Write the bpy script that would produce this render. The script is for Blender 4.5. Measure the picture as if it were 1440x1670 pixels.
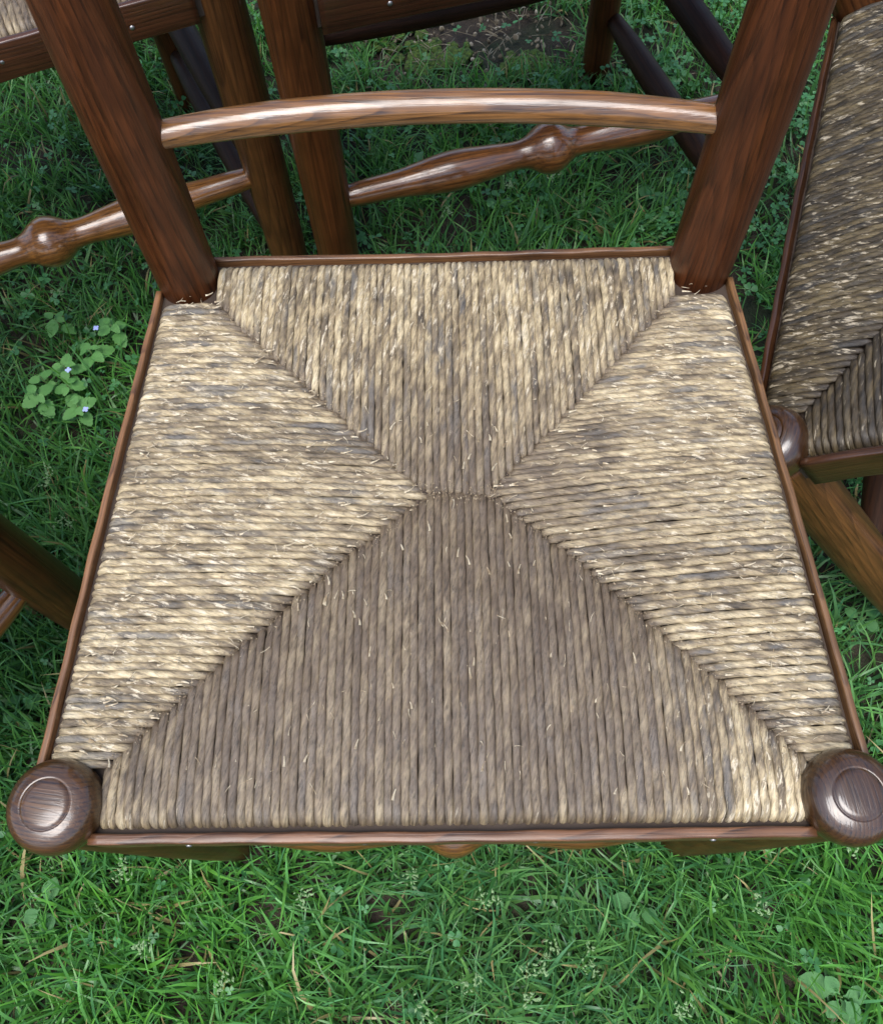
import bpy, bmesh, math, random
import numpy as np
from mathutils import Vector, Matrix, Euler
for o in list(bpy.data.objects): bpy.data.objects.remove(o)
sc = bpy.context.scene
R = math.radians
random.seed(7); rng = np.random.default_rng(11)

# ------------------------------------------------------------ camera, sky, sun, exposure
cam_d = bpy.data.cameras.new('camera'); cam = bpy.data.objects.new('camera', cam_d)
sc.collection.objects.link(cam); sc.camera = cam
cam.location = (0.0091, -0.0453, 1.0125); cam.rotation_euler = (0.3989, 0.0254, -0.0096)
cam_d.sensor_fit = 'HORIZONTAL'; cam_d.sensor_width = 36; cam_d.lens = 36.03
cam_d.clip_start = 0.01; cam_d.clip_end = 200

SUN_EL, SUN_AZ = 70, 205            # azimuth clockwise from +Y (away from the viewer)
w = bpy.data.worlds.new('World'); sc.world = w; w.use_nodes = True
nt = w.node_tree; nt.nodes.clear()
sky = nt.nodes.new('ShaderNodeTexSky'); sky.sky_type = 'NISHITA'; sky.sun_disc = False
sky.sun_elevation = R(SUN_EL); sky.sun_rotation = R(SUN_AZ); sky.dust_density = 3.0; sky.air_density = 1.0; sky.ozone_density = 1.0
bg = nt.nodes.new('ShaderNodeBackground'); bg.inputs['Strength'].default_value = 0.15
wo = nt.nodes.new('ShaderNodeOutputWorld')
nt.links.new(sky.outputs[0], bg.inputs[0]); nt.links.new(bg.outputs[0], wo.inputs[0])
sun_d = bpy.data.lights.new('sun', 'SUN'); sun = bpy.data.objects.new('sun', sun_d); sc.collection.objects.link(sun)
sun_d.energy = 1.5; sun_d.angle = R(42); sun_d.color = (0.97, 0.98, 1.0)
sd = Vector((math.sin(R(SUN_AZ))*math.cos(R(SUN_EL)), math.cos(R(SUN_AZ))*math.cos(R(SUN_EL)), math.sin(R(SUN_EL))))
sun.rotation_euler = sd.to_track_quat('Z', 'Y').to_euler()
sc.view_settings.view_transform = 'Standard'; sc.view_settings.look = 'None'
sc.view_settings.exposure = 1.08; sc.view_settings.gamma = 1; sc.view_settings.use_curve_mapping = False

# ------------------------------------------------------------ node helper and materials
class G:
    def __init__(s, name):
        s.m = bpy.data.materials.new(name); s.m.use_nodes = True
        s.t = s.m.node_tree; s.t.nodes.clear()
        s.out = s.n('ShaderNodeOutputMaterial')
    def n(s, t, **k):
        x = s.t.nodes.new(t)
        for a, b in k.items(): setattr(x, a, b)
        return x
    def put(s, sock, v):
        if isinstance(v, bpy.types.NodeSocket): s.t.links.new(v, sock)
        else: sock.default_value = v
    def math(s, op, a, b=None, c=None, clamp=False):
        x = s.n('ShaderNodeMath', operation=op, use_clamp=clamp)
        for i, v in enumerate((a, b, c)):
            if v is not None: s.put(x.inputs[i], v)
        return x.outputs[0]
    def vmath(s, op, a, b):
        x = s.n('ShaderNodeVectorMath', operation=op); s.put(x.inputs[0], a); s.put(x.inputs[1], b); return x.outputs[0]
    def comb(s, a, b, c):
        x = s.n('ShaderNodeCombineXYZ')
        for i, v in enumerate((a, b, c)): s.put(x.inputs[i], v)
        return x.outputs[0]
    def sep(s, v):
        x = s.n('ShaderNodeSeparateXYZ'); s.put(x.inputs[0], v); return x.outputs
    def noise(s, v, scale, detail=2, rough=.5, dist=0):
        x = s.n('ShaderNodeTexNoise'); s.put(x.inputs['Vector'], v); x.inputs['Scale'].default_value = scale
        x.inputs['Detail'].default_value = detail; x.inputs['Roughness'].default_value = rough; x.inputs['Distortion'].default_value = dist
        return x.outputs['Fac']
    def ramp(s, f, stops, interp='LINEAR'):
        x = s.n('ShaderNodeValToRGB'); s.put(x.inputs[0], f); e = x.color_ramp; e.interpolation = interp
        while len(e.elements) < len(stops): e.elements.new(.5)
        for i, (p, c) in enumerate(stops):
            e.elements[i].position = p
            e.elements[i].color = (*c, 1) if isinstance(c, tuple) else (c, c, c, 1)
        return x.outputs[0]
    def mix(s, f, a, b, mode='MIX'):
        x = s.n('ShaderNodeMix', data_type='RGBA', blend_type=mode); s.put(x.inputs[0], f)
        s.put(x.inputs[6], (*a, 1) if isinstance(a, tuple) else a); s.put(x.inputs[7], (*b, 1) if isinstance(b, tuple) else b)
        return x.outputs[2]
    def rng(s, v, a, b, c, d):
        x = s.n('ShaderNodeMapRange'); s.put(x.inputs[0], v)
        for i, q in enumerate((a, b, c, d)): x.inputs[i+1].default_value = q
        return x.outputs[0]
    def bump(s, h, strength, dist):
        x = s.n('ShaderNodeBump'); s.put(x.inputs['Height'], h); x.inputs['Strength'].default_value = strength; x.inputs['Distance'].default_value = dist
        return x.outputs[0]
    def bsdf(s, color, rough=.5, normal=None, **k):
        p = s.n('ShaderNodeBsdfPrincipled'); s.put(p.inputs['Base Color'], (*color, 1) if isinstance(color, tuple) else color)
        s.put(p.inputs['Roughness'], rough)
        if normal is not None: s.put(p.inputs['Normal'], normal)
        for a, b in k.items(): s.put(p.inputs[a.replace('_', ' ')], b)
        return p.outputs[0]
    def done(s, sh): s.t.links.new(sh, s.out.inputs[0]); return s.m

def wood_mat(name, dark, light, ring_scale=70, off=(.035, .012), rough=.27, coat=.35, line=.75, spec=.35, crough=.12, swap=False):
    g = G(name)
    co = g.n('ShaderNodeTexCoord').outputs['Object']
    rnd = g.n('ShaderNodeObjectInfo').outputs['Random']
    x, y, z = g.sep(co)
    if swap: y, z = z, y
    zz = g.math('MULTIPLY', z, .055)
    wob = g.noise(g.comb(g.math('ADD', g.math('MULTIPLY', x, 14), g.math('MULTIPLY', rnd, 90)), g.math('MULTIPLY', y, 14), g.math('MULTIPLY', z, 2.3)), 1.0, 2)
    wob = g.math('MULTIPLY', g.math('SUBTRACT', wob, .5), .028)
    cx = g.math('ADD', x, g.math('ADD', off[0], g.math('ADD', g.math('MULTIPLY', g.math('SUBTRACT', rnd, .5), .03), g.math('MULTIPLY', z, .055))))
    cy = g.math('ADD', y, g.math('ADD', off[1], g.math('MULTIPLY', g.math('SUBTRACT', g.math('FRACT', g.math('MULTIPLY', rnd, 7.3)), .5), .03)))
    r = g.math('SQRT', g.math('ADD', g.math('MULTIPLY', cx, cx), g.math('MULTIPLY', cy, cy)))
    r = g.math('ADD', r, wob)
    ring = g.math('FRACT', g.math('MULTIPLY', r, ring_scale*3.1))
    early = g.ramp(ring, [(0, .0), (.07, 1.0), (.40, .30), (1, .0)])
    sx = g.comb(g.math('ADD', g.math('MULTIPLY', x, 560), g.math('MULTIPLY', rnd, 300)), g.math('MULTIPLY', y, 560), g.math('MULTIPLY', z, 10))
    pores = g.noise(sx, 1.0, 3, .6)
    pmask = g.rng(pores, .51, .59, 0, 1)
    streak = g.noise(g.comb(g.math('MULTIPLY', x, 260), g.math('MULTIPLY', y, 260), g.math('ADD', g.math('MULTIPLY', z, 7), g.math('MULTIPLY', rnd, 77))), 1.0, 3, .6)
    blotch = g.noise(g.vmath('ADD', co, g.comb(rnd, g.math('MULTIPLY', rnd, 31), 0)), 17, 3, .6)
    c = g.mix(g.rng(streak, .3, .7, 0, 1), tuple(a*.62+b*.38 for a, b in zip(dark, light)), light)
    c = g.mix(g.math('MULTIPLY', early, g.math('ADD', .60*line, g.math('MULTIPLY', pmask, .40*line))), c, dark)
    c = g.mix(g.math('MULTIPLY', pmask, .28), c, tuple(q*.6 for q in dark))
    c = g.mix(g.rng(blotch, .45, .75, 0, .55), c, tuple(q*.9 for q in dark))
    val = g.n('ShaderNodeHueSaturation'); g.put(val.inputs['Color'], c); g.put(val.inputs['Value'], g.rng(rnd, 0, 1, .8, 1.2)); g.put(val.inputs['Hue'], g.rng(g.math('FRACT', g.math('MULTIPLY', rnd, 5.7)), 0, 1, .492, .508))
    ro = g.math('ADD', rough-.07, g.math('MULTIPLY', g.noise(co, 55, 4, .65), .16))
    h = g.math('SUBTRACT', g.math('MULTIPLY', streak, .5), g.math('ADD', g.math('MULTIPLY', pmask, .5), g.math('MULTIPLY', early, .2)))
    dull = g.noise(g.comb(g.math('MULTIPLY', x, 60), g.math('MULTIPLY', y, 60), g.math('ADD', g.math('MULTIPLY', z, 22), g.math('MULTIPLY', rnd, 41))), 1.0, 5, .7)
    scr = g.noise(g.comb(g.math('MULTIPLY', x, 300), g.math('MULTIPLY', y, 300), g.math('MULTIPLY', z, 60)), 1.0, 4, .7)
    nrm = g.bump(h, .30, .0007)
    cn = g.bump(g.math('ADD', g.math('MULTIPLY', scr, .6), h), .10, .0006)
    sh = g.bsdf(val.outputs[0], ro, nrm, Coat_Weight=g.math('MULTIPLY', g.rng(dull, .38, .64, 1, .6), coat), Coat_Roughness=g.math('ADD', crough, g.rng(dull, .42, .70, .0, .17)), Coat_IOR=1.58, Coat_Normal=cn, Specular_IOR_Level=spec)
    return g.done(sh)

M = {}
M['post'] = wood_mat('dark_red_stained_wood', (.013, .0045, .0016), (.096, .031, .0085), 60, (.03, .03), .36, .12, .75, .25)
M['leg'] = wood_mat('brown_stained_wood', (.014, .0055, .002), (.096, .039, .009), 60, (.04, .01), .38, .12, .7, .25)
M['leg_gold'] = wood_mat('golden_brown_wood', (.020, .008, .003), (.125, .050, .0145), 60, (.04, .01), .38, .12, .8, .25)
M['turned'] = wood_mat('polished_chestnut_wood', (.018, .006, .0025), (.205, .088, .021), 80, (.05, .02), .30, 1.0, .8, .3, .05)
M['strip'] = wood_mat('worn_edging_wood', (.030, .012, .005), (.225, .105, .042), 110, (.05, .02), .40, .35, .9, .3, .14)
M['strip_dark'] = wood_mat('dark_edging_wood', (.012, .005, .0022), (.075, .028, .011), 90, (.05, .02), .34, .6, .8, .3, .10)
M['under'] = wood_mat('dull_dark_wood', (.010, .004, .002), (.045, .016, .007), 60, (.04, .01), .55, .0, .8, .2)
g = G('nail_steel'); M['nail'] = g.done(g.bsdf((.35, .34, .33), .35, Metallic=.9))

def rush_mat(name, shift, val, tint=(1, 1, 1), FLK=.85):
    g = G(name)
    tc = g.n('ShaderNodeTexCoord'); co = tc.outputs['Object']; u, v, _ = g.sep(tc.outputs['UV'])
    rnd = g.n('ShaderNodeObjectInfo').outputs['Random']
    wear_shade = g.n('ShaderNodeAttribute', attribute_name='wear_shade').outputs['Fac']
    rr = g.math('MULTIPLY', rnd, 173)
    hel = g.math('ADD', v, g.math('MULTIPLY', u, 17))
    p = g.noise(g.comb(g.math('ADD', g.math('MULTIPLY', u, 38), rr), g.math('MULTIPLY', hel, 2.0), rr), 1.0, 4, .65)
    p2 = g.noise(g.comb(g.math('ADD', g.math('MULTIPLY', u, 13), rr), rr, g.math('MULTIPLY', v, 1.0)), 1.0, 2, .5)
    fl = g.noise(g.comb(g.math('ADD', g.math('MULTIPLY', u, 75), rr), g.math('MULTIPLY', hel, 4.5), g.math('ADD', rr, 9)), 1.0, 4, .7)
    fib = g.noise(g.comb(g.math('ADD', g.math('MULTIPLY', u, 170), rr), g.math('MULTIPLY', hel, 15), rr), 1.0, 4, .75)
    mac = g.noise(co, 11, 4, .6); mac2 = g.noise(g.comb(g.math('ADD', g.math('MULTIPLY', u, 26), g.math('MULTIPLY', rnd, 517)), g.math('MULTIPLY', v, 1.3), g.math('MULTIPLY', rnd, 91)), 1.0, 4, .65)
    f = g.math('ADD', p, g.math('MULTIPLY', g.math('SUBTRACT', p2, .5), .22))
    f = g.math('ADD', f, g.math('MULTIPLY', g.math('SUBTRACT', mac, .5), .18))
    f = g.math('ADD', f, g.math('MULTIPLY', g.math('SUBTRACT', rnd, .5), .12))
    f = g.math('ADD', f, g.math('ADD', g.math('MULTIPLY', wear_shade, -.10), shift))
    f = g.math('ADD', g.math('MULTIPLY', g.math('SUBTRACT', f, .5), 1.3), .5)
    c = g.ramp(f, [(.20, (.070, .055, .037)), (.36, (.172, .132, .080)), (.50, (.325, .255, .148)), (.64, (.495, .402, .240)), (.80, (.655, .555, .360))])
    fm = g.rng(g.math('ADD', fl, g.math('ADD', g.math('MULTIPLY', g.math('SUBTRACT', mac, .5), .14), g.math('MULTIPLY', wear_shade, -.13))), .55, .60, 0, FLK)
    c = g.mix(1.0, c, tuple(val*q for q in tint), 'MULTIPLY')
    c = g.mix(fm, c, g.mix(fib, (.47, .375, .235), (.76, .69, .53)))
    wax = g.math('MULTIPLY', g.rng(mac2, .50, .60, 0, .75), g.rng(p2, .42, .58, 1, .1))
    wax = g.math('MULTIPLY', wax, g.math('SUBTRACT', 1.0, g.math('MULTIPLY', fm, .7)))
    c = g.mix(wax, c, (.115*val, .113*val, .106*val))
    c = g.mix(g.math('MULTIPLY', wear_shade, .76), c, g.mix(mac2, (.070*val, .046*val, .030*val), (.160*val, .122*val, .084*val)))
    c = g.mix(1.0, c, g.ramp(fib, [(.34, .42), (.5, 1.0), (.66, 1.22)]), 'MULTIPLY')
    ro = g.rng(wear_shade, 0, 1, .55, .30)
    ro = g.math('SUBTRACT', ro, g.math('MULTIPLY', wax, .18))
    h = g.math('ADD', g.math('MULTIPLY', fib, .7), g.math('ADD', g.math('MULTIPLY', fl, .6), g.math('MULTIPLY', fm, .25)))
    return g.done(g.bsdf(c, ro, g.bump(h, .9, .0014), Specular_IOR_Level=.45))
M['rush'] = rush_mat('rush_cord', .0, 1.0)
M['rush_dark'] = rush_mat('darker_rush_cord', -.06, .30, (1.0, .95, .78), .55)  # same cord in a darker, yellower colour with weaker pale flecks
g = G('rush_packing'); M['pad'] = g.done(g.bsdf((.040, .026, .017), .8))
g = G('rush_crumb'); rnd = g.noise(g.n('ShaderNodeTexCoord').outputs['Object'], 400)
M['crumb'] = g.done(g.bsdf(g.ramp(rnd, [(.35, (.11, .075, .045)), (.55, (.24, .18, .11)), (.7, (.50, .42, .28))]), .7))
g = G('frayed_straw'); rnd = g.noise(g.n('ShaderNodeTexCoord').outputs['Object'], 300)
M['straw'] = g.done(g.bsdf(g.ramp(rnd, [(.35, (.26, .19, .11)), (.65, (.62, .54, .38))]), .6))

def attr_leaf_mat(name, rough, trans=.35, spec=.45):
    g = G(name)
    col = g.n('ShaderNodeAttribute', attribute_name='tint').outputs['Color']
    p = g.bsdf(col, rough, Specular_IOR_Level=spec)
    t = g.n('ShaderNodeBsdfTranslucent'); g.put(t.inputs[0], g.mix(1.0, col, (1.25, 1.3, .7), 'MULTIPLY'))
    m = g.n('ShaderNodeMixShader'); m.inputs[0].default_value = trans
    g.t.links.new(p, m.inputs[1]); g.t.links.new(t.outputs[0], m.inputs[2])
    return g.done(m.outputs[0])
M['grass'] = attr_leaf_mat('grass_blade', .38, .3, .5)
M['clover'] = attr_leaf_mat('clover_leaf', .42, .3)
def leaf_mat(name, a, b):
    g = G(name); tc = g.n('ShaderNodeTexCoord'); rnd = g.n('ShaderNodeObjectInfo').outputs['Random']
    n = g.noise(tc.outputs['Object'], 180, 3)
    c = g.mix(g.math('ADD', g.math('MULTIPLY', n, .6), g.math('MULTIPLY', rnd, .4)), a, b)
    p = g.bsdf(c, .45, g.bump(n, .4, .001))
    t = g.n('ShaderNodeBsdfTranslucent'); g.put(t.inputs[0], c)
    m = g.n('ShaderNodeMixShader'); m.inputs[0].default_value = .3
    g.t.links.new(p, m.inputs[1]); g.t.links.new(t.outputs[0], m.inputs[2])
    return g.done(m.outputs[0])
M['speedwell'] = leaf_mat('speedwell_leaf', (.10, .30, .07), (.19, .44, .12))
M['weed'] = leaf_mat('weed_leaf', (.050, .17, .050), (.11, .30, .09))
g = G('pale_blue_petal'); M['petal'] = g.done(g.bsdf((.42, .50, .85), .5))
g = G('plant_stem'); M['stem'] = g.done(g.bsdf((.10, .17, .05), .5))
g = G('garden_soil'); co = g.n('ShaderNodeTexCoord').outputs['Object']
n1 = g.noise(co, 38, 6, .7); n2 = g.noise(co, 190, 4, .7); n3 = g.noise(co, 7, 3)
c = g.ramp(n1, [(.3, (.016, .011, .007)), (.55, (.045, .033, .022)), (.75, (.095, .075, .052))])
c = g.mix(g.rng(n3, .5, .62, 0, .75), c, (.016, .032, .009))
M['soil'] = g.done(g.bsdf(c, .9, g.bump(g.math('ADD', n1, g.math('MULTIPLY', n2, .4)), 1.0, .012)))
g = G('dry_litter'); rn = g.noise(g.n('ShaderNodeTexCoord').outputs['Object'], 60, 2)
M['litter'] = g.done(g.bsdf(g.ramp(rn, [(.35, (.07, .05, .03)), (.5, (.20, .16, .10)), (.7, (.38, .34, .26))]), .8))
g = G('moss'); rn = g.noise(g.n('ShaderNodeTexCoord').outputs['Object'], 220, 4)
M['moss'] = g.done(g.bsdf(g.ramp(rn, [(.35, (.02, .045, .006)), (.7, (.10, .16, .02))]), .9, g.bump(rn, 1, .004)))

# ------------------------------------------------------------ object helpers
def link(name, me, mat=None, parent=None):
    o = bpy.data.objects.new(name, me); sc.collection.objects.link(o)
    if mat is not None and not me.materials: me.materials.append(mat)
    o.parent = parent
    return o
def mesh(name, v, f, smooth=True):
    me = bpy.data.meshes.new(name); me.from_pydata(v, [], f); me.update()
    if smooth: me.polygons.foreach_set('use_smooth', [True]*len(me.polygons))
    return me
def empty(name, label, cat, loc=(0, 0, 0), rot=(0, 0, 0), group=None, scale=1):
    o = bpy.data.objects.new(name, None); sc.collection.objects.link(o); o.empty_display_size = .05
    o.location = loc; o.rotation_euler = rot; o.scale = (scale,)*3
    o['label'] = label; o['category'] = cat
    if group: o['group'] = group
    return o
def tag(o, label=None, cat=None, group=None, kind=None):
    for k, v in (('label', label), ('category', cat), ('group', group), ('kind', kind)):
        if v: o[k] = v
    return o
def copy_tree(o, parent=None):
    c = o.copy(); sc.collection.objects.link(c); c.parent = parent
    for ch in list(o.children): copy_tree(ch, c)
    return c
def lathe(name, prof, seg=32, cap=True):
    """prof: list of (z, r) from bottom to top, axis along local Z"""
    v = []; f = []
    for z, r in prof:
        for k in range(seg):
            a = 2*math.pi*k/seg; v.append((r*math.cos(a), r*math.sin(a), z))
    for i in range(len(prof)-1):
        for k in range(seg):
            k2 = (k+1) % seg
            f.append((i*seg+k, i*seg+k2, (i+1)*seg+k2, (i+1)*seg+k))
    if cap:
        f.append(tuple(range(seg))[::-1]); f.append(tuple((len(prof)-1)*seg+k for k in range(seg)))
    me = mesh(name, v, f)
    return me
def spline_prof(keys, L, n=60):
    """smooth interpolation (monotone cubic-like) of (t, r) keys"""
    t = np.array([k[0] for k in keys]); r = np.array([k[1] for k in keys])
    d = np.gradient(r, t); 
    for i in range(1, len(r)-1):
        if (r[i]-r[i-1])*(r[i+1]-r[i]) <= 0: d[i] = 0
    out = []
    for s in np.linspace(t[0], t[-1], n):
        i = min(max(int(np.searchsorted(t, s)-1), 0), len(t)-2); h = t[i+1]-t[i]; q = (s-t[i])/h
        out.append((s*L, (2*q**3-3*q**2+1)*r[i]+(q**3-2*q**2+q)*h*d[i]+(-2*q**3+3*q**2)*r[i+1]+(q**3-q**2)*h*d[i+1]))
    return out
def along(o, p0, p1, roll=0):
    p0 = Vector(p0); d = Vector(p1)-p0
    o.location = p0; o.rotation_euler = (d.to_track_quat('Z', 'Y') @ Euler((0, 0, roll)).to_quaternion()).to_euler()
    return o
def worn_bar(name, sx, sy, L, bev, seed):
    """hand cut strip along local Z: rounded section, slightly uneven in width and line"""
    rr = np.random.default_rng(seed); ph = rr.uniform(0, 6.28, 8); sec = []
    for cx_, cy_, a0_ in ((1, 1, 0), (-1, 1, 90), (-1, -1, 180), (1, -1, 270)):
        for k in range(4):
            a = R(a0_+30*k); sec.append((cx_*(sx/2-bev)+bev*math.cos(a), cy_*(sy/2-bev)+bev*math.sin(a)))
    n = max(12, int(L/.006)); m = len(sec); V = []; F = []
    for i in range(n+1):
        z = (i/n-.5)*L; w1 = 1+.035*math.sin(z*38+ph[0])+.03*math.sin(z*95+ph[1])+rr.normal(0, .012)
        dx = .0005*math.sin(z*21+ph[2])+.00025*math.sin(z*120+ph[3]); dy = .0004*math.sin(z*17+ph[4])+.0002*math.sin(z*140+ph[5])
        for x, y in sec: V.append((x+dx, y*w1+dy, z))
    for i in range(n):
        for k in range(m): F.append((i*m+k, i*m+(k+1) % m, (i+1)*m+(k+1) % m, (i+1)*m+k))
    F.append(tuple(range(m))[::-1]); F.append(tuple(n*m+k for k in range(m)))
    return mesh(name, V, F)
def sweep(name, pts, radii, seg=20, squash=1.0):
    pts = [Vector(p) for p in pts]; v = []; f = []
    for i, p in enumerate(pts):
        T = (pts[min(i+1, len(pts)-1)]-pts[max(i-1, 0)]).normalized()
        S = T.cross(Vector((0, 0, 1))).normalized(); N = S.cross(T)
        for k in range(seg):
            a = 2*math.pi*k/seg; v.append(p+S*math.cos(a)*radii[i]+N*math.sin(a)*radii[i]*squash)
    for i in range(len(pts)-1):
        for k in range(seg):
            k2 = (k+1) % seg; f.append((i*seg+k, i*seg+k2, (i+1)*seg+k2, (i+1)*seg+k))
    f.append(tuple(range(seg))[::-1]); f.append(tuple((len(pts)-1)*seg+k for k in range(seg)))
    return mesh(name, v, f)

# ------------------------------------------------------------ ground
GX0, GX1, GY0, GY1 = -1.7, 1.7, -1.1, 2.3
def ground_z(x, y):
    return .006*np.sin(x*9+1.3)*np.cos(y*7+.4)+.004*np.sin(x*23+y*17)-.004
n = 160
xs = np.linspace(-1, 1, n); xs = np.sign(xs)*(np.abs(xs)*1.9+np.abs(xs)**9*60)
gv = [(x, y+.5, float(ground_z(x, y+.5))) for y in xs for x in xs]
gf = [(j*n+i, j*n+i+1, (j+1)*n+i+1, (j+1)*n+i) for j in range(n-1) for i in range(n-1)]
ground = link('ground', mesh('ground', gv, gf), M['soil']); tag(ground, 'dark soil under the lawn', None, kind='structure')

# ------------------------------------------------------------ the chair
ZS = .46; ZST = .228
LEG_PROF = [(0, .017), (.01, .0195), (.06, .0205), (.3, .0225), (.8, .0232), (1, .0225)]
def make_chair(Wf, Wb, D, seam, rush, nails=True, wear_shade_f=None, seed=1, MS='strip', ML='leg'):
    rs = np.random.default_rng(seed); rd = random.Random(seed)
    root = bpy.data.objects.new('rush_chair', None); sc.collection.objects.link(root)
    lw = lambda y: Wf/2+(Wb-Wf)/2*y/D                      # leg line half width
    # front legs with turned knobs
    kp = [(-.018, .0222), (-.012, .0250), (-.006, .0272), (.000, .0281), (.006, .0277), (.0110, .0262), (.0143, .0240), (.0164, .0215), (.0177, .0190), (.0186, .0160), (.0189, .0149), (.01865, .0147), (.01865, .0145), (.0190, .0143), (.0196, .0110), (.0200, .0070), (.0202, .0030), (.0202, .0010)]
    kmesh = lathe('knob', kp, 48)
    lmesh = lathe('front_leg', [(z*1, r) for z, r in spline_prof(LEG_PROF, ZS-.012, 40)], 36)
    for s in (-1, 1):
        L = link('front_leg', lmesh, M[ML], root); L.location = (s*Wf/2, 0, 0); L.rotation_euler = (0, 0, rd.uniform(0, 6))
        k = link('knob', kmesh, M['turned_dark'], L); k.location = (0, 0, ZS)
    # back posts: straight below the seat, gently raked above
    pts = []; rr = []
    for z in np.linspace(0, 1.02, 60):
        t = max(0, z-ZS); pts.append((0, .047*t+.10*max(0, t-.12)**2, z)); rr.append(.0185+.0052*min(1, z/.35)-.0055*max(0, (z-.62)/.4))
    rr[-1] *= .6; rr[-2] *= .9
    for s in (-1, 1):
        vv = []; ff = []; seg = 36
        for (px, py, pz), r in zip(pts, rr):
            for k in range(seg):
                a = 2*math.pi*k/seg; vv.append((px+r*math.cos(a), py+r*math.sin(a), pz))
        for i in range(len(pts)-1):
            for k in range(seg):
                k2 = (k+1) % seg; ff.append((i*seg+k, i*seg+k2, (i+1)*seg+k2, (i+1)*seg+k))
        ff.append(tuple(range(seg))[::-1]); ff.append(tuple((len(pts)-1)*seg+k for k in range(seg)))
        P = link('back_post', mesh('back_post', vv, ff), M['post'], root); P.location = (s*Wb/2, D+.006, 0)
    def post_at(s, z):
        t = max(0, z-ZS); return Vector((s*Wb/2, D+.006+.047*t+.10*max(0, t-.12)**2, z))
    # bowed lower back rail and ladder slats above it
    a, b = post_at(-1, ZS+.1305), post_at(1, ZS+.1305)
    N = 48; pr = []; rad = []
    for i in range(N+1):
        t = i/N; bow = 4*t*(1-t)
        p = a.lerp(b, .035+.93*t); pr.append((p.x, p.y+0.0165*bow**.9, p.z+.003*bow)); rad.append(.0086+.0018*min(1, bow*1.5))
    Lr = (b-a).length
    rail = link('bowed_back_rail', sweep('bowed_back_rail', [(Vector(p)-a) @ Matrix.Rotation(R(-90), 3, 'Y') for p in pr], rad, 24), M['bow'], root)
    # mesh is authored with the rail running along local Z, so the grain follows it
    rail.location = a; rail.rotation_euler = Matrix.Rotation(R(90), 3, 'Y').to_euler()
    me = rail.data; inv = Matrix.Rotation(R(90), 3, 'Y').inverted()
    src = sweep('tmp', [Vector(p)-a for p in pr], rad, 24)
    for v1, v2 in zip(me.vertices, src.vertices): v1.co = inv @ v2.co
    bpy.data.meshes.remove(src)
    for t_, q_ in ((0, pr[1]), (1, pr[-2])):
        gl = link('glue_line', lathe('glue_line', [(-.0014, .0086), (-.0009, .0093), (.0007, .0093), (.0013, .0086)], 24), M['glue'], rail)
        gl.location = inv @ (Vector(q_)-a)
    for zc in (.285, .385, .485):
        a2, b2 = post_at(-1, ZS+zc), post_at(1, ZS+zc); vv = []; ff = []
        for i in range(25):
            t = i/24; bow = 4*t*(1-t); p = a2.lerp(b2, .04+.92*t)-a2; y = p.y+.035*bow; hh = .022+.012*bow
            for dy, dz in ((-.0045, -.022), (.0045, -.022), (.0045, hh), (-.0045, hh)): vv.append(inv @ Vector((p.x, y+dy, dz)))
        for i in range(24):
            for k in range(4): ff.append((i*4+k, i*4+(k+1) % 4, (i+1)*4+(k+1) % 4, (i+1)*4+k))
        ff += [(3, 2, 1, 0), (96, 97, 98, 99)]
        S = link('ladder_slat', mesh('ladder_slat', vv, ff, False), M['post'], root); S.location = a2; S.rotation_euler = (0, R(90), 0)
    # stretchers
    Lf = Wf-.030
    fk = [(0, .0100), (.03, .0115), (.13, .0135), (.27, .0200), (.36, .0165), (.42, .0140), (.445, .0158), (.475, .0235), (.5, .0262), (.525, .0235), (.555, .0158), (.58, .0140), (.64, .0165), (.73, .0200), (.87, .0135), (.97, .0115), (1, .0100)]
    F = link('front_stretcher', lathe('front_stretcher', spline_prof(fk, Lf, 110), 32), M['turned'], root); along(F, (-Lf/2, 0, ZST), (Lf/2, 0, ZST))
    sk = [(0, .0105), (.1, .0130), (.5, .0165), (.9, .0130), (1, .0105)]
    for s in (-1, 1):
        for z in (.10, .225):
            p0 = Vector((s*lw(0), 0, z-.01)); p1 = Vector((s*lw(D), D, z)); d = (p1-p0).normalized(); p0 += d*.014; p1 -= d*.014
            X = link('side_stretcher', lathe('side_stretcher', spline_prof(sk, (p1-p0).length, 24), 20), M['under'], root); along(X, p0, p1)
    Lb = Wb-.03
    X = link('back_stretcher', lathe('back_stretcher', spline_prof(sk, Lb, 24), 20), M['under'], root); along(X, (-Lb/2, D, .16), (Lb/2, D, .16))
    # wooden edging strips round the rush, with nails
    TH = .0046; HS = .033
    def strip(p, q, out, nn, TH=TH):
        p = Vector(p); q = Vector(q); L = (q-p).length
        m = worn_bar('edging_strip', HS, TH, L, .0014, int(L*1e5)+seed)
        o = link('edging_strip', m, M[MS], root)
        d = (q-p).normalized(); zax = d; yax = Vector(out).normalized(); yax = (yax-zax*yax.dot(zax)).normalized(); xax = yax.cross(zax)
        mt = Matrix((xax, yax, zax)).transposed().to_4x4(); mt.translation = (p+q)/2; o.matrix_local = mt
        if nn:
            for t in nn:
                nl = link('nail', NAIL, M['nail'], o)
                nl.location = (rd.uniform(-.003, .003), TH/2-.0006, (t-.5)*L); nl.rotation_euler = (R(-90), 0, 0)
        return o
    zc = ZS+.0005-HS/2
    ol = lambda y: lw(y)+.0181+.002*y/D                    # strip centre line
    strip((-Wf/2+.021, -.0192, zc), (Wf/2-.021, -.0192, zc), (0, -1, 0), (.13, .38, .62, .87), .0064)
    strip((-Wb/2+.018, D+.0205, zc), (Wb/2-.018, D+.0205, zc), (0, 1, 0), (.2, .5, .8))
    for s in (-1, 1): strip((s*ol(.017), .017, zc), (s*ol(D-.008), D-.008, zc), (s, 0, 0), (.15, .5, .85))
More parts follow.
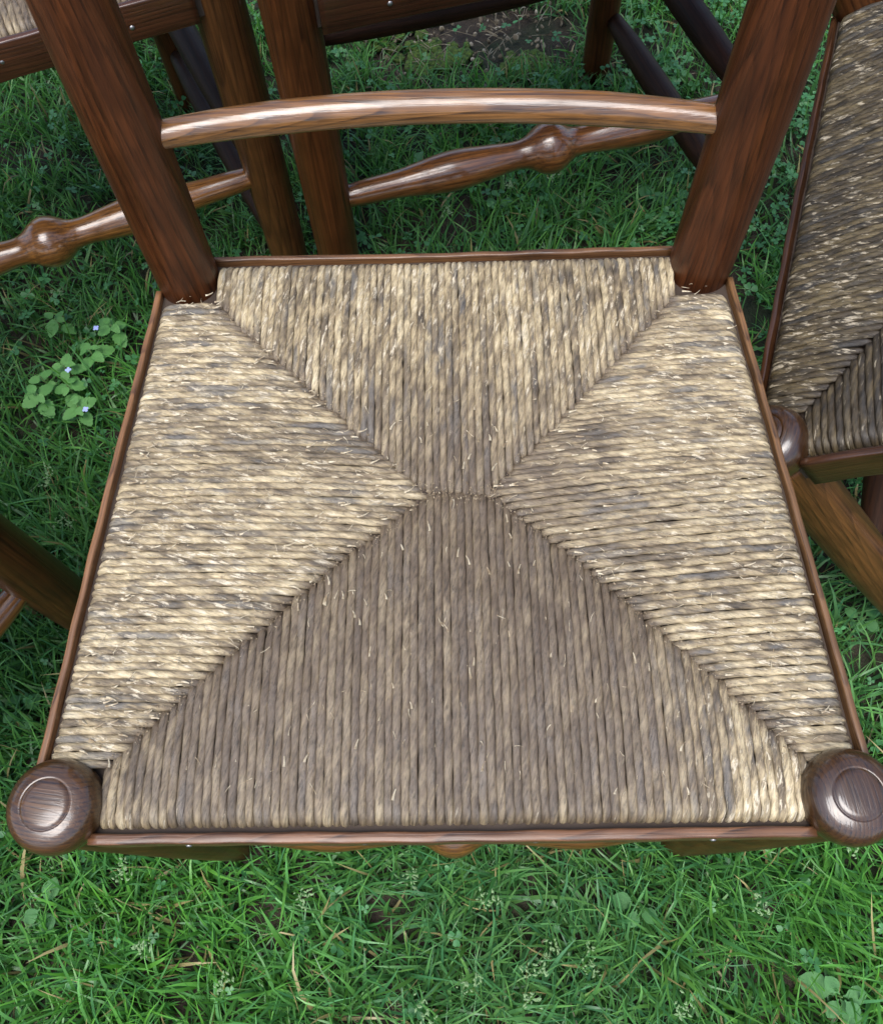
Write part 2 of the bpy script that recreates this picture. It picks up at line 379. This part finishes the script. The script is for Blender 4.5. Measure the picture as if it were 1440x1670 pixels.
    # rush seat: dark packing with a separate cord for every turn
    x0f = ol(0)-TH/2-.0032; x0b = ol(D)-TH/2-.0032; yf = -.0122; yb = D+.0150
    pv = []
    for z in (ZS-.030, ZS-.0065): pv += [(-x0f-.0036, -.0170, z), (x0f+.0036, -.0170, z), (x0b+.0036, D+.0190, z), (-x0b-.0036, D+.0190, z)]
    pad = link('rush_seat', mesh('rush_seat', pv, [(3, 2, 1, 0), (4, 5, 6, 7), (0, 1, 5, 4), (1, 2, 6, 5), (2, 3, 7, 6), (3, 0, 4, 7)], False), M['pad'], root)
    fl, fr, bl, br, cx, hw, cy = seam
    def seam_front(x):
        if x < cx-hw: t = (x-fl[0])/(cx-hw-fl[0]); return fl[1]+(cy-fl[1])*(t+.10*t*(1-t))
        if x > cx+hw: t = (fr[0]-x)/(fr[0]-cx-hw); return fr[1]+(cy-fr[1])*(t+.10*t*(1-t))
        return cy
    def seam_back(x):
        if x < cx-hw: t = (x-bl[0])/(cx-hw-bl[0]); return bl[1]+(cy-bl[1])*(t+.06*t*(1-t))
        if x > cx+hw: t = (br[0]-x)/(br[0]-cx-hw); return br[1]+(cy-br[1])*(t+.06*t*(1-t))
        return cy
    xg = np.linspace(fl[0], cx-hw, 200); LF = (np.array([seam_front(x) for x in xg]), xg)
    xg2 = np.linspace(fr[0], cx+hw, 200); RF = (np.array([seam_front(x) for x in xg2]), xg2)
    xg3 = np.linspace(bl[0], cx-hw, 200); LB = (np.array([seam_back(x) for x in xg3])[::-1], xg3[::-1])
    xg4 = np.linspace(br[0], cx+hw, 200); RB = (np.array([seam_back(x) for x in xg4])[::-1], xg4[::-1])
    def seam_side(s, y):
        A = (LF if s < 0 else RF) if y <= cy else (LB if s < 0 else RB)
        return float(np.interp(y, A[0], A[1]))
    def cord(p0, p1, r, section):
        p0 = np.array(p0, float); p1 = np.array(p1, float); d = p1-p0; L = float(np.hypot(*d)); d /= L; L += rs.uniform(-.0005, .0042); sd_ = np.array([-d[1], d[0]])
        n = max(10, int(L/.0017)); t = np.linspace(0, L, n); e = L-t
        rq = .0085
        z = ZS-.0128+.0125*np.sqrt(np.clip(1-(1-np.minimum(t/rq, 1))**2, 0, 1))
        q = t/L
        z += .0042*np.sin(np.pi*np.clip(q, 0, 1))*min(1, L/.13)
        z -= .0012*np.exp(-(e/.0100)**2)+.0030*np.exp(-(e/.0022)**2)
        xy = p0+np.outer(t, d)
        rc = np.hypot(xy[:, 0]-cx, xy[:, 1]-cy); z -= .005*np.exp(-(rc/.11)**2)
        ph = rs.uniform(0, 6.28, 6)
        lat = .00014*np.sin(t*55+ph[0])+.00012*np.sin(t*140+ph[1])+.00012*np.sin(t*330+ph[4])
        z = z+.00035*np.sin(t*75+ph[2])+.0003*np.sin(t*190+ph[3])+rs.normal(0, .00025)
        xy = xy+np.outer(lat*np.clip(e/.01, 0, 1), sd_)
        rad = r*(1+.04*np.sin(t*120+ph[5])+.03*np.sin(t*270+ph[1])+rs.normal(0, .02))*(1-.15*np.exp(-(e/.003)**2))
        P = np.column_stack([xy, z]); T = np.gradient(P, axis=0); T /= np.linalg.norm(T, axis=1)[:, None]
        S = np.cross(T, [0, 0, 1]); S /= np.linalg.norm(S, axis=1)[:, None]; Nn = np.cross(S, T)
        seg = 12; th = np.arange(seg+1)/seg*2*np.pi-np.pi/2; pitch = .030*(1+rs.normal(0, .12)); u0 = rs.uniform(0, .03)
        wv = np.array([wear_shade_f(a, b, section) for a, b in xy]) if wear_shade_f else np.full(n, .5)
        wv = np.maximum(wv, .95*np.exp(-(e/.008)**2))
        amp = .10*(1-.92*wv)
        tw = th[None, :]+2*np.pi*(t[:, None]+u0)/pitch
        rr_ = rad[:, None]*(1+amp[:, None]*np.cos(2*tw)+.04*np.cos(3*tw+1))
        flat = (.90-.22*wv)[:, None]
        V = P[:, None, :]+S[:, None, :]*(np.cos(th)[None, :, None]*rr_[..., None])+Nn[:, None, :]*((np.sin(th)[None, :]*rr_*flat)[..., None])
        m1 = seg+1; idx = np.arange(n*m1).reshape(n, m1)
        f = np.stack([idx[:-1, :-1], idx[:-1, 1:], idx[1:, 1:], idx[1:, :-1]], -1).reshape(-1, 4)
        me = bpy.data.meshes.new('rush_cord'); me.from_pydata(V.reshape(-1, 3).tolist(), [], f.tolist()); me.update()
        me.polygons.foreach_set('use_smooth', [True]*len(me.polygons))
        uv = me.uv_layers.new(name='UVMap'); U = np.repeat(t+u0, m1); Vv = np.tile(np.arange(m1)/seg, n)
        li = np.empty(len(me.loops), int); me.loops.foreach_get('vertex_index', li)
        uv.data.foreach_set('uv', np.column_stack([U[li], Vv[li]]).ravel())
        at = me.attributes.new('wear_shade', 'FLOAT', 'POINT'); at.data.foreach_set('value', np.repeat(wv, m1))
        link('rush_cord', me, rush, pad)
    def spread(a, b, pitch):
        k = max(2, round((b-a)/pitch)); xs_ = np.linspace(a, b, k+1); xs_ = (xs_[:-1]+xs_[1:])/2
        return xs_+rs.normal(0, pitch*.015, k), (b-a)/k
    xs_, p = spread(fl[0]-.002, fr[0]+.002, .0052)
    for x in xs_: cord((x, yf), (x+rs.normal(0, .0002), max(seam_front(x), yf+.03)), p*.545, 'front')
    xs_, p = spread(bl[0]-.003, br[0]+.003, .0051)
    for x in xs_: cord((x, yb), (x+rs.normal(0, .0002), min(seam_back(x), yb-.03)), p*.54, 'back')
    for s, c0, c1, tilt in ((-1, fl, bl, .015), (1, fr, br, .075)):
        ys, p = spread(c0[1]-.002, c1[1]+.002, .00495)
        for y in ys:
            xe = seam_side(s, y); q = (y-c0[1])/(c1[1]-c0[1]); xo = s*(x0f+(x0b-x0f)*y/D)
            fan = tilt*abs(xo-xe)*math.sin(math.pi*min(max(q, 0), 1))**.5
            cord((xo, y+fan), (xe, y), p*.55, 'left' if s < 0 else 'right')
    return root, pad, seam_front, seam_back, (x0f, x0b, yf, yb)

M['turned_dark'] = wood_mat('polished_knob_wood', (.010, .0036, .0015), (.080, .034, .008), 150, (.05, .03), .36, 1.0, .9, .3, .10, True)
M['bow'] = wood_mat('polished_ash_rail', (.014, .005, .002), (.255, .112, .028), 95, (.020, .026), .30, 1.0, .9, .3, .06)
g = G('old_glue'); gn = g.noise(g.n('ShaderNodeTexCoord').outputs['Object'], 260, 3)
M['glue'] = g.done(g.bsdf(g.ramp(gn, [(.45, (.012, .008, .006)), (.62, (.20, .19, .19))]), .5))
NAIL = lathe('nail', [(0, .0022), (.0006, .0021), (.0011, .0014), (.0013, .0004)], 12)

def wear_shade_main(x, y, sec):
    c = math.exp(-(((x-.01)/.10)**2+((y-.20)/.09)**2))
    if sec == 'front':  # real wear, plus the viewer's blocked skylight painted into the darker middle
        v = .95-.45*math.exp(-max(0, y+.012)/.012)
        if x > .12: v -= .75*min(1, (x-.12)/.06)
        if x < -.16: v -= .30*min(1, (-.16-x)/.04)
        return max(0, min(1, v))
    if sec == 'back': return min(1, .12+.75*c)
    if sec == 'left': return min(1, .06+.35*c)
    return min(1, .10+.75*c)
seam_main = ((-.208, .024), (.213, .023), (-.169, .360), (.172, .358), .009, .021, .2035)
main, pad, sf, sb, (x0f, x0b, yf, yb) = make_chair(.47, .394, .3841, seam_main, M['rush'], wear_shade_f=wear_shade_main, seed=3)
tag(main, 'wooden chair with worn straw coloured rush seat filling the middle, nearest to the viewer', 'chair', 'rush seated chairs on the lawn')

# the other upright chairs are the same pattern
ARMLEG = lathe('front_leg', spline_prof([(0, .017), (.01, .0195), (.06, .0205), (.3, .0225), (.65, .0232), (1, .0180)], .685, 50), 36)
def place(label, loc, rz, k, arms=False, mats=('leg', 'leg'), depth=None):
    c = copy_tree(main); c.location = loc; c.rotation_euler = (0, 0, rz); c.scale = (k,)*3; c['label'] = label
    legs = [o for o in c.children if o.name.startswith('front_leg')]
    if arms:                                   # elbow chairs: the front legs carry on up to the arms
        for o in legs:
            for kn in list(o.children): bpy.data.objects.remove(kn)
            s_ = 1 if o.location.x > 0 else -1
            me = ARMLEG.copy(); me.materials.append(M[mats[0 if s_ < 0 else 1]]); o.data = me
            arm = link('arm', lathe('arm', spline_prof([(0, .012), (.04, .019), (.3, .015), (.7, .014), (1, .010)], .42, 30), 24), M['turned'], c)
            along(arm, (s_*.235, -.035, .692), (s_*.199, .384, .700))
        for o in c.children:
            if o.name.startswith('edging_strip'):
                me = o.data.copy(); me.materials[0] = M['strip_dark']; o.data = me
    if depth:                                  # shallower seat
        f = depth/.3841
        for o in c.children:
            if o.name.startswith(('back_', 'bowed', 'ladder')): o.location.y -= .3841-depth
            elif o.name.startswith('rush_seat'): o.scale.y = f
            elif o.name.startswith(('edging_strip', 'arm', 'side_stretcher')) and (o.location.y > .3 or abs(o.location.x) > .1):
                if o.location.y > .36: o.location.y -= .3841-depth
                else: o.location.y *= f; o.scale.z = f
    return c
place('elbow chair at upper left, its nailed front rail and golden brown right leg showing', (-.4351, .6115, 0), .3745, 1.064, True, ('leg', 'leg_gold'))
place('elbow chair behind the nearest one, reddish left leg and knobbed front stretcher across the middle', (.1189, .7213, 0), .2703, 1.0945, True, ('post', 'leg'), .315)
# chair past the left edge: only its right front leg and the end of its stretcher reach into view
k = 1.08; rz = 1.0; fx = (-.386, .222)
place('wooden chair mostly out of frame at the left edge, only one dark leg showing', (fx[0]-k*.235*math.cos(rz), fx[1]-k*.235*math.sin(rz), 0), rz, k)

# chair tipped over sideways on the right
def wear_side(x, y, sec): return .35 if sec in ('front', 'back') else .12
Wb2, D2 = .47-2*.0707, .4213
seam2 = ((-.208, .024), (.208, .024), (-Wb2/2+.028, D2-.018), (Wb2/2-.028, D2-.018), 0, .012, .215)
tip, _, _, _, _ = make_chair(.47, Wb2, D2, seam2, M['rush_dark'], wear_shade_f=wear_side, seed=9, MS='strip_dark', ML='leg_gold')
kk = 1.062; q0 = Vector((.2382, .2498, .4301)); cl = Vector(cam.location); q1 = cl+kk*(q0-cl)
rot = Euler((.0001, -.6506, -.1639)); tip.rotation_euler = rot; tip.scale = (kk,)*3
tip.location = q1-rot.to_matrix() @ Vector((-.235*kk, 0, ZS*kk))
tag(tip, 'wooden chair with darker rush seat tipped sideways against the nearest chair, right edge', 'chair', 'rush seated chairs on the lawn')

# frayed fibres lying loose on the nearest seat
def ribbons(n, fn, w):
    V = []; F = []
    for _ in range(n):
        p, d, L, h = fn()
        s = Vector((-d.y, d.x, 0)); bend = random.uniform(-.5, .5); b = len(V)
        for i in range(5):
            t = i/4; c = p+d*(L*t)+s*(bend*L*t*t)+Vector((0, 0, h*math.sin(t*2.6)))
            ww = w*(1-.6*t)*.5; V += [c-s*ww, c+s*ww, c+Vector((0, 0, ww*1.4))]
        for i in range(4):
            for a, c in ((0, 1), (1, 2), (2, 0)): F.append((b+i*3+a, b+i*3+c, b+i*3+3+c, b+i*3+3+a))
    return V, F
def fray():
    while True:
        x = random.uniform(-.24, .24); y = random.uniform(0, .39)
        xm = x0f+(x0b-x0f)*y/.384-.008
        if abs(x) > xm: continue
        side = seam_d(x, y)
        if random.random() < (1.0 if side == 'l' else .7 if side == 'r' else .22): break
    a = random.gauss(0, .5) if side in 'lr' else random.gauss(1.57, .5)
    if random.random() < .3: a = random.uniform(0, 6.28)
    if random.random() < .5: a += math.pi
    z = ZS+.0034+ (.0022 if .02 < y < .36 else 0)-.005*math.exp(-((x-.009)**2+(y-.2)**2)/.0121)
    return Vector((x, y, z)), Vector((math.cos(a), math.sin(a), 0)), random.uniform(.002, .008), random.uniform(-.0008, .0016)
def flake():
    p, d, L_, h_ = fray(); sd2 = seam_d(p.x, p.y); a = random.gauss(0, .12)+(0 if sd2 in 'lr' else 1.571)
    return p-Vector((0, 0, .0006)), Vector((math.cos(a), math.sin(a), 0)), random.uniform(.003, .008), random.uniform(-.0003, .0003)
def seam_d(x, y):
    if -.208 < x < .213 and y < sf(x): return 'f'
    if -.170 < x < .173 and y > sb(x): return 'b'
    return 'l' if x < 0 else 'r'
V, F = ribbons(560, fray, .0006)
V2, F2 = ribbons(480, flake, .0016); b_ = len(V); V += V2; F += [tuple(i+b_ for i in f) for f in F2]
tag(link('loose_fibres', mesh('loose_fibres', V, F, False), M['straw'], pad), kind='stuff')

CV = []; CF = []
for _ in range(2400):
    x = random.uniform(-.205, .21); front = random.random() < .55
    if not front and not -.168 < x < .171: continue
    y = (sf(x) if front else sb(x))+random.gauss(0, .0042); x += random.gauss(0, .003); r = random.uniform(.0002, .00065)
    z = ZS+.0026-.005*math.exp(-((x-.009)**2+(y-.2035)**2)/.0121); b = len(CV); m = Euler([random.uniform(0, 6) for _ in range(3)]).to_matrix(); q = random.uniform(.8, 2.2)
    for v in ((q, 0, 0), (-q, 0, 0), (0, 1, 0), (0, -1, 0), (0, 0, .8), (0, 0, -.8)): CV.append(Vector((x, y, z))+m @ Vector(v)*r)
    for t in ((0, 2, 4), (2, 1, 4), (1, 3, 4), (3, 0, 4), (2, 0, 5), (1, 2, 5), (3, 1, 5), (0, 3, 5)): CF.append(tuple(b+k for k in t))
tag(link('dust_crumbs', mesh('dust_crumbs', CV, CF, False), M['crumb'], pad), kind='stuff')

# ------------------------------------------------------------ lawn
def soil_patch(x, y):
    a = 1.6*np.exp(-(((x-.06)/.19)**2+((y-1.19)/.11)**2)*1.3)
    b = np.exp(-(((x+.06)/.07)**2+((y-.97)/.06)**2))
    return np.clip(a+.8*b, 0, 1)
def clover_zone(x, y):
    a = 1/(1+np.exp(-(x-.22-.12*(y-.8))/.05))*1/(1+np.exp(-(y-.18)/.06))
    return np.clip(a, 0, 1)
def under_seat(x, y): return (np.abs(x) < .17) & (y > .08) & (y < .32)
NT = 25000
tx = rng.uniform(-1.15, 1.15, NT); ty = rng.uniform(-.55, 1.7, NT)
keep = rng.random(NT) > np.maximum(np.maximum(.97*soil_patch(tx, ty), .62*clover_zone(tx, ty)), .42*(ty > .42))  # grass thinned behind the seat; bare soil there also stands in for shade
keep &= ~(under_seat(tx, ty) & (rng.random(NT) < .7))
far = (ty < -.3) | (np.abs(tx) > .95)
keep &= ~(far & (rng.random(NT) < .4))
tx, ty = tx[keep], ty[keep]
per = rng.integers(5, 11, len(tx)); ti = np.repeat(np.arange(len(tx)), per); NB = len(ti)
bx = tx[ti]+rng.normal(0, .008, NB); by = ty[ti]+rng.normal(0, .008, NB)
clump = (np.sin(bx*13+2)*np.cos(by*11)+np.sin(bx*5-by*7))*.25
L = np.clip(rng.normal(.057, .018, NB)*(1+.35*clump)*np.where(by > .45, .85, 1), .018, .105)
W = np.clip(rng.normal(.0027, .0010, NB), .0011, .0056)
az = rng.uniform(0, 2*np.pi, NB)*.8+np.sin(bx*6+by*4)*1.4
a0 = np.abs(rng.normal(.35, .25, NB)); a1 = a0+np.abs(rng.normal(.75, .45, NB))
K = 5
s = np.linspace(0, 1, K)
ang = a0[:, None]+(a1-a0)[:, None]*s[None, :]; ang = np.minimum(ang, 1.95)
ds = L[:, None]/(K-1)
hor = np.cumsum(np.sin(ang)*ds, 1)-np.sin(ang[:, :1])*ds; ver = np.cumsum(np.cos(ang)*ds, 1)-np.cos(ang[:, :1])*ds
yaw = az[:, None]+rng.normal(0, .35, NB)[:, None]*s[None, :]
cxp = bx[:, None]+hor*np.cos(yaw); cyp = by[:, None]+hor*np.sin(yaw); czp = ground_z(bx, by)[:, None]+np.maximum(ver, .0015)
tw = rng.normal(0, .5, NB)[:, None]+rng.normal(0, .5, NB)[:, None]*s[None, :]
prof = np.array([.75, 1.0, .92, .62, .04])
hw = W[:, None]*prof[None, :]*.5
sx_ = -np.sin(yaw)*np.cos(tw); sy_ = np.cos(yaw)*np.cos(tw); sz_ = np.sin(tw)
A = np.stack([cxp-sx_*hw, cyp-sy_*hw, czp-sz_*hw], -1); B = np.stack([cxp+sx_*hw, cyp+sy_*hw, czp+sz_*hw], -1)
V = np.stack([A, B], 2).reshape(-1, 3)           # blade, K, 2
base = (np.arange(NB)*K*2)[:, None]+(np.arange(K-1)*2)[None, :]
F = np.stack([base, base+1, base+3, base+2], -1).reshape(-1, 4)
hue = rng.random(NB); dry = rng.random(NB) < .035; pale = rng.random(NB) < .10
patch = .5+.5*np.sin(bx*8+1)*np.sin(by*9-.7)
col = np.stack([.048+.062*hue, .172+.135*hue*(.6+.6*patch), .032+.022*rng.random(NB)+.018*(1-patch)], -1)
col[pale] = col[pale]*1.35+[.02, .03, .02]
col[dry] = np.stack([.26+.15*hue, .22+.12*hue, .09+.06*hue], -1)[dry]
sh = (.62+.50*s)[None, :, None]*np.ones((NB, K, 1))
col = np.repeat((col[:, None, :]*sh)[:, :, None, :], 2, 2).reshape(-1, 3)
def np_mesh(name, V, F, col, smooth=True):
    me = bpy.data.meshes.new(name); nv = len(V); nf, c = F.shape
    me.vertices.add(nv); me.vertices.foreach_set('co', V.astype(np.float32).ravel())
    me.loops.add(nf*c); me.loops.foreach_set('vertex_index', F.astype(np.int32).ravel())
    me.polygons.add(nf); me.polygons.foreach_set('loop_start', np.arange(nf, dtype=np.int32)*c)
    me.polygons.foreach_set('loop_total', np.full(nf, c, np.int32))
    me.update(calc_edges=True); me.validate()
    if smooth: me.polygons.foreach_set('use_smooth', np.ones(nf, bool))
    at = me.attributes.new('tint', 'FLOAT_COLOR', 'POINT'); at.data.foreach_set('color', np.column_stack([col, np.ones(nv)]).astype(np.float32).ravel())
    return me
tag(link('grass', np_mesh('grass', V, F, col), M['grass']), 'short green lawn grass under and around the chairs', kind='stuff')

# clover and small round leaved ground cover
NC = 26000
cx_ = rng.uniform(-1.15, 1.15, NC); cy_ = rng.uniform(-.55, 1.7, NC)
pr = .05+.60*clover_zone(cx_, cy_)+.16*(cy_ > .42); pr *= 1-.75*soil_patch(cx_, cy_); pr *= .35+.9*(np.sin(cx_*17+.5)*np.sin(cy_*15+1) > -.25)
kk_ = rng.random(NC) < pr; cx_, cy_ = cx_[kk_], cy_[kk_]; n = len(cx_)
hz = rng.uniform(.012, .042, n); rad = rng.uniform(.0040, .0085, n); yaw = rng.uniform(0, 6.28, n)
out = []; oc = []; of = []; vo = 0
lp = np.array([(0, 0, 0), (.35, -.38, .10), (.85, -.48, .16), (1.05, -.22, .10), (.96, 0, .03), (1.05, .22, .10), (.85, .48, .16), (.35, .38, .10)])
for i in range(n):
    tl = Matrix.Rotation(random.gauss(0, .35), 3, 'X') @ Matrix.Rotation(random.gauss(0, .35), 3, 'Y')
    g_ = random.random(); c = np.array([.052+.050*g_, .185+.13*g_, .062+.045*g_])
    nl = 3 if random.random() < .75 else 2
    for k in range(nl):
        a = yaw[i]+k*2*math.pi/nl+random.gauss(0, .12); ca, sa = math.cos(a), math.sin(a); r = rad[i]*random.uniform(.85, 1.15)
        p = np.array([(x*ca-y*sa, x*sa+y*ca, z-.10*x) for x, y, z in lp])*r @ np.array(tl).T+[cx_[i], cy_[i], hz[i]]
        out.append(p); of += [(vo, vo+1, vo+2, vo+3), (vo, vo+3, vo+4, vo+4), (vo, vo+5, vo+6, vo+7), (vo, vo+4, vo+5, vo+5)]; vo += 8
        oc.append(np.tile(c, (8, 1))*np.array([.8, 1, 1, 1, .9, 1, 1, 1])[:, None])
Vc = np.concatenate(out); Cc = np.concatenate(oc)
tri = []
for f in of:
    tri.append((f[0], f[1], f[2])); 
    if f[2] != f[3]: tri.append((f[0], f[2], f[3]))
tag(link('clover', np_mesh('clover', Vc, np.array(tri), Cc, False), M['clover']), 'small clover leaves growing through the grass', kind='stuff')

# dry stalks, crumbs of soil and pebbles on the bare patch
def litter():
    a = random.uniform(0, 6.28)
    if random.random() < .6: x, y = random.gauss(.06, .13), random.gauss(1.2, .10)
    else: x, y = random.uniform(-.8, .8), random.uniform(-.25, 1.4)
    return Vector((x, y, random.uniform(.003, .016))), Vector((math.cos(a), math.sin(a), 0)), random.uniform(.012, .05), random.uniform(0, .008)
V, F = ribbons(420, litter, .0017)
tag(link('dry_stalks', mesh('dry_stalks', V, F, False), M['litter']), 'dry straw stalks scattered on the bare soil', kind='stuff')
bm = bmesh.new()
for _ in range(330):
    x, y = random.gauss(.06, .15), random.gauss(1.2, .10); r = random.uniform(.0018, .006)
    m = Matrix.Translation((x, y, r*.4)) @ Euler([random.uniform(0, 6) for _ in range(3)]).to_matrix().to_4x4() @ Matrix.Diagonal((r, r*random.uniform(.6, 1), r*random.uniform(.4, .8), 1))
    bmesh.ops.create_icosphere(bm, subdivisions=1, radius=1, matrix=m)
me = bpy.data.meshes.new('pebbles'); bm.to_mesh(me); bm.free()
tag(link('pebbles', me, M['litter']), 'small pebbles and soil crumbs on the bare patch', kind='stuff')
bm = bmesh.new()
for (mx, my, mr) in ((-.01, 1.165, .045), (-.09, 1.235, .05), (.13, 1.14, .035)):
    for _ in range(60):
        x, y = random.gauss(mx, mr*.5), random.gauss(my, mr*.4); r = random.uniform(.006, .014)
        bmesh.ops.create_icosphere(bm, subdivisions=1, radius=1, matrix=Matrix.Translation((x, y, .001)) @ Matrix.Diagonal((r, r, r*.6, 1)))
me = bpy.data.meshes.new('moss'); bm.to_mesh(me); bm.free()
tag(link('moss', me, M['moss']), 'yellow green cushions of moss on the bare soil', kind='stuff')

# seed heads of meadow grass
V = []; F = []
def seedheads():
    spots = [(.06, -.12), (.10, -.10), (.02, -.06), (.08, -.15), (.13, -.13), (-.16, -.06), (-.05, -.03), (.0, -.14), (.30, -.08), (-.30, -.10), (-.34, -.04), (.22, -.15)]
    spots += [(random.uniform(-.8, .8), random.uniform(-.2, 1.3)) for _ in range(16)]
    for x, y in spots:
        a = random.uniform(0, 6.28); dx, dy = math.cos(a), math.sin(a); z = random.uniform(.035, .06); Ls = random.uniform(.015, .032)
        for i in range(26):
            t = random.random(); s_ = random.gauss(0, .006)*(1-.6*t)
            c = Vector((x+dx*Ls*t-dy*s_, y+dy*Ls*t+dx*s_, z+random.gauss(0, .002))); r = random.uniform(.0008, .0016)
            d = Vector((random.gauss(0, 1), random.gauss(0, 1), .3)).normalized(); s2 = d.cross(Vector((0, 0, 1))).normalized()
            b = len(V); V.extend([c-d*r*1.8, c+s2*r*.8, c+d*r*1.8, c-s2*r*.8, c+Vector((0, 0, r*.7))]); F.extend([(b, b+1, b+4), (b+1, b+2, b+4), (b+2, b+3, b+4), (b+3, b, b+4)])
seedheads()
g = G('pale_seed'); M['seed'] = g.done(g.bsdf((.20, .31, .14), .6))
tag(link('grass_seed_heads', mesh('grass_seed_heads', V, F, False), M['seed']), 'pale meadow grass seed heads among the blades', kind='stuff')

# ------------------------------------------------------------ single weeds one can point at
def leaf_mesh(name, outline, fold=.18, droop=.25):
    """outline: half outline (x along the leaf, y half width), unit length"""
    pts = []
    for x, y in outline: pts.append((x, y))
    V = []; F = []; n = len(pts)
    for x, y in pts: V.append((x, 0, -droop*x*x))
    for x, y in pts: V.append((x, y, fold*y-droop*x*x))
    for x, y in pts: V.append((x, -y, fold*y-droop*x*x))
    for i in range(n-1):
        F += [(i, i+1, n+i+1, n+i), (i+1, i, 2*n+i, 2*n+i+1)]
    return mesh(name, V, F, True)
SPW = leaf_mesh('leaf', [(0, .03), (.10, .30), (.20, .38), (.25, .34), (.38, .44), (.43, .38), (.58, .41), (.63, .33), (.76, .32), (.80, .22), (.92, .18), (1, .02)])
OVL = leaf_mesh('leaf', [(0, .03), (.12, .05), (.25, .22), (.45, .36), (.65, .37), (.85, .24), (1, .02)], .12, .2)
DAN = leaf_mesh('leaf', [(0, .03), (.15, .04), (.22, .14), (.26, .05), (.36, .06), (.42, .22), (.46, .08), (.56, .10), (.62, .28), (.68, .12), (.80, .20), (.92, .10), (1, .01)], .15, .2)
PET = leaf_mesh('petal', [(0, .1), (.4, .42), (.8, .4), (1, .1)], .1, .1)
def stem_mesh(h):
    return lathe('stem', [(0, .0011), (h*.5, .0009), (h, .0007)], 6)
def plant(name, label, cat, group, x, y, h, n, size, lm, mat, flowers=0, seed=0, spread=.9):
    rd = random.Random(seed)
    t = empty(name, label, cat, (x, y, float(ground_z(x, y))), (0, 0, rd.uniform(0, 6.28)), group)
    link('stem', stem_mesh(h), M['stem'], t)
    for i in range(n):
        pair = i//2; a = (i % 2)*math.pi+pair*1.5+rd.gauss(0, .25); f = 1-pair*.22
        o = link('leaf', lm, mat, t); zz = h*(.72+.14*pair)
        o.location = (.003*math.cos(a), .003*math.sin(a), zz); sz = size*max(.45, f)*rd.uniform(.85, 1.15); o.scale = (sz, sz, sz)
        o.rotation_euler = (rd.gauss(0, .15), rd.gauss(-.12, .15), a)
    for i in range(flowers):
        a0 = rd.uniform(0, 6.28); fx_, fy_ = .018*math.cos(a0), .018*math.sin(a0)
        fl_ = link('flower', lathe('flower', [(0, .0004), (.004, .0010)], 8), M['stem'], t); fl_.location = (fx_, fy_, h+.003)
        for k in range(4):
            pt = link('petal', PET, M['petal'], fl_); pt.location = (0, 0, .004); pt.scale = (.0042,)*3; pt.rotation_euler = (0, -.2, k*1.571)
    return t
SP = [(-.519, .648, 6, .020, 0, 'speedwell weed farthest up the left lawn patch, lone serrated pair'),
      (-.441, .633, 6, .020, 1, 'speedwell weed closest to the left edge of the nearest chair'),
      (-.466, .598, 6, .020, 0, 'speedwell weed just below the one nearest the chair edge'),
      (-.497, .576, 6, .019, 0, 'speedwell weed in the middle of the left cluster'),
      (-.524, .560, 4, .016, 0, 'small speedwell weed at the outer left of the cluster'),
      (-.487, .546, 6, .021, 1, 'speedwell weed with a pale blue flower in the cluster centre'),
      (-.523, .533, 6, .021, 0, 'broad speedwell weed low on the left of the cluster'),
      (-.469, .515, 6, .021, 1, 'lowest speedwell weed of the left cluster, pale blue flower beneath it')]
for i, (x, y, n_, s_, fl_, lab) in enumerate(SP): plant('speedwell_plant', lab, 'weed', 'speedwell weeds in the left lawn', x, y, .058, n_, s_*1.12, SPW, M['speedwell'], fl_, 40+i)
WD = [('dandelion_plant', .316, .835, 5, .050, DAN, 'dandelion weed with lobed leaves between the nearest chair back and its right post'),
      ('dandelion_plant', .352, 1.09, 5, .040, DAN, 'lobed dandelion weed beside the dark diagonal stretcher at the top'),
      ('broadleaf_weed', .075, .848, 4, .018, OVL, 'round leaved weed under the knob of the middle stretcher'),
      ('broadleaf_weed', .130, .819, 5, .015, OVL, 'small round leaved seedling right of centre above the back rail of the seat'),
      ('broadleaf_weed', .372, -.150, 6, .032, OVL, 'broad leaved weed in the lower right corner of the lawn'),
      ('broadleaf_weed', .182, -.068, 3, .022, OVL, 'single broad leaf weed in the lawn in front of the right front leg'),
      ('broadleaf_weed', .463, .227, 4, .020, OVL, 'pale leaved weed at the right edge under the tipped chair leg'),
      ('broadleaf_weed', -.033, .919, 5, .018, OVL, 'round leaved weed left of centre beside the reddish leg'),
      ('broadleaf_weed', -.104, 1.215, 5, .020, OVL, 'round leaved weed on bare soil under the top rail'),
      ('broadleaf_weed', -.486, .138, 5, .026, OVL, 'broad leaved weed beside the left edge of the nearest seat'),
      ('broadleaf_weed', -.425, -.063, 3, .024, OVL, 'broad leaf weed in the lower left lawn below the left knob'),
      ('broadleaf_weed', .417, .986, 4, .022, OVL, 'pale weed at the left side of the right back post')]
for i, (nm, x, y, n_, s_, lm, lab) in enumerate(WD): plant(nm, lab, 'weed', 'broad leaved weeds in the lawn', x, y, .040, n_, s_*.95, lm, M['weed'], 0, 70+i)
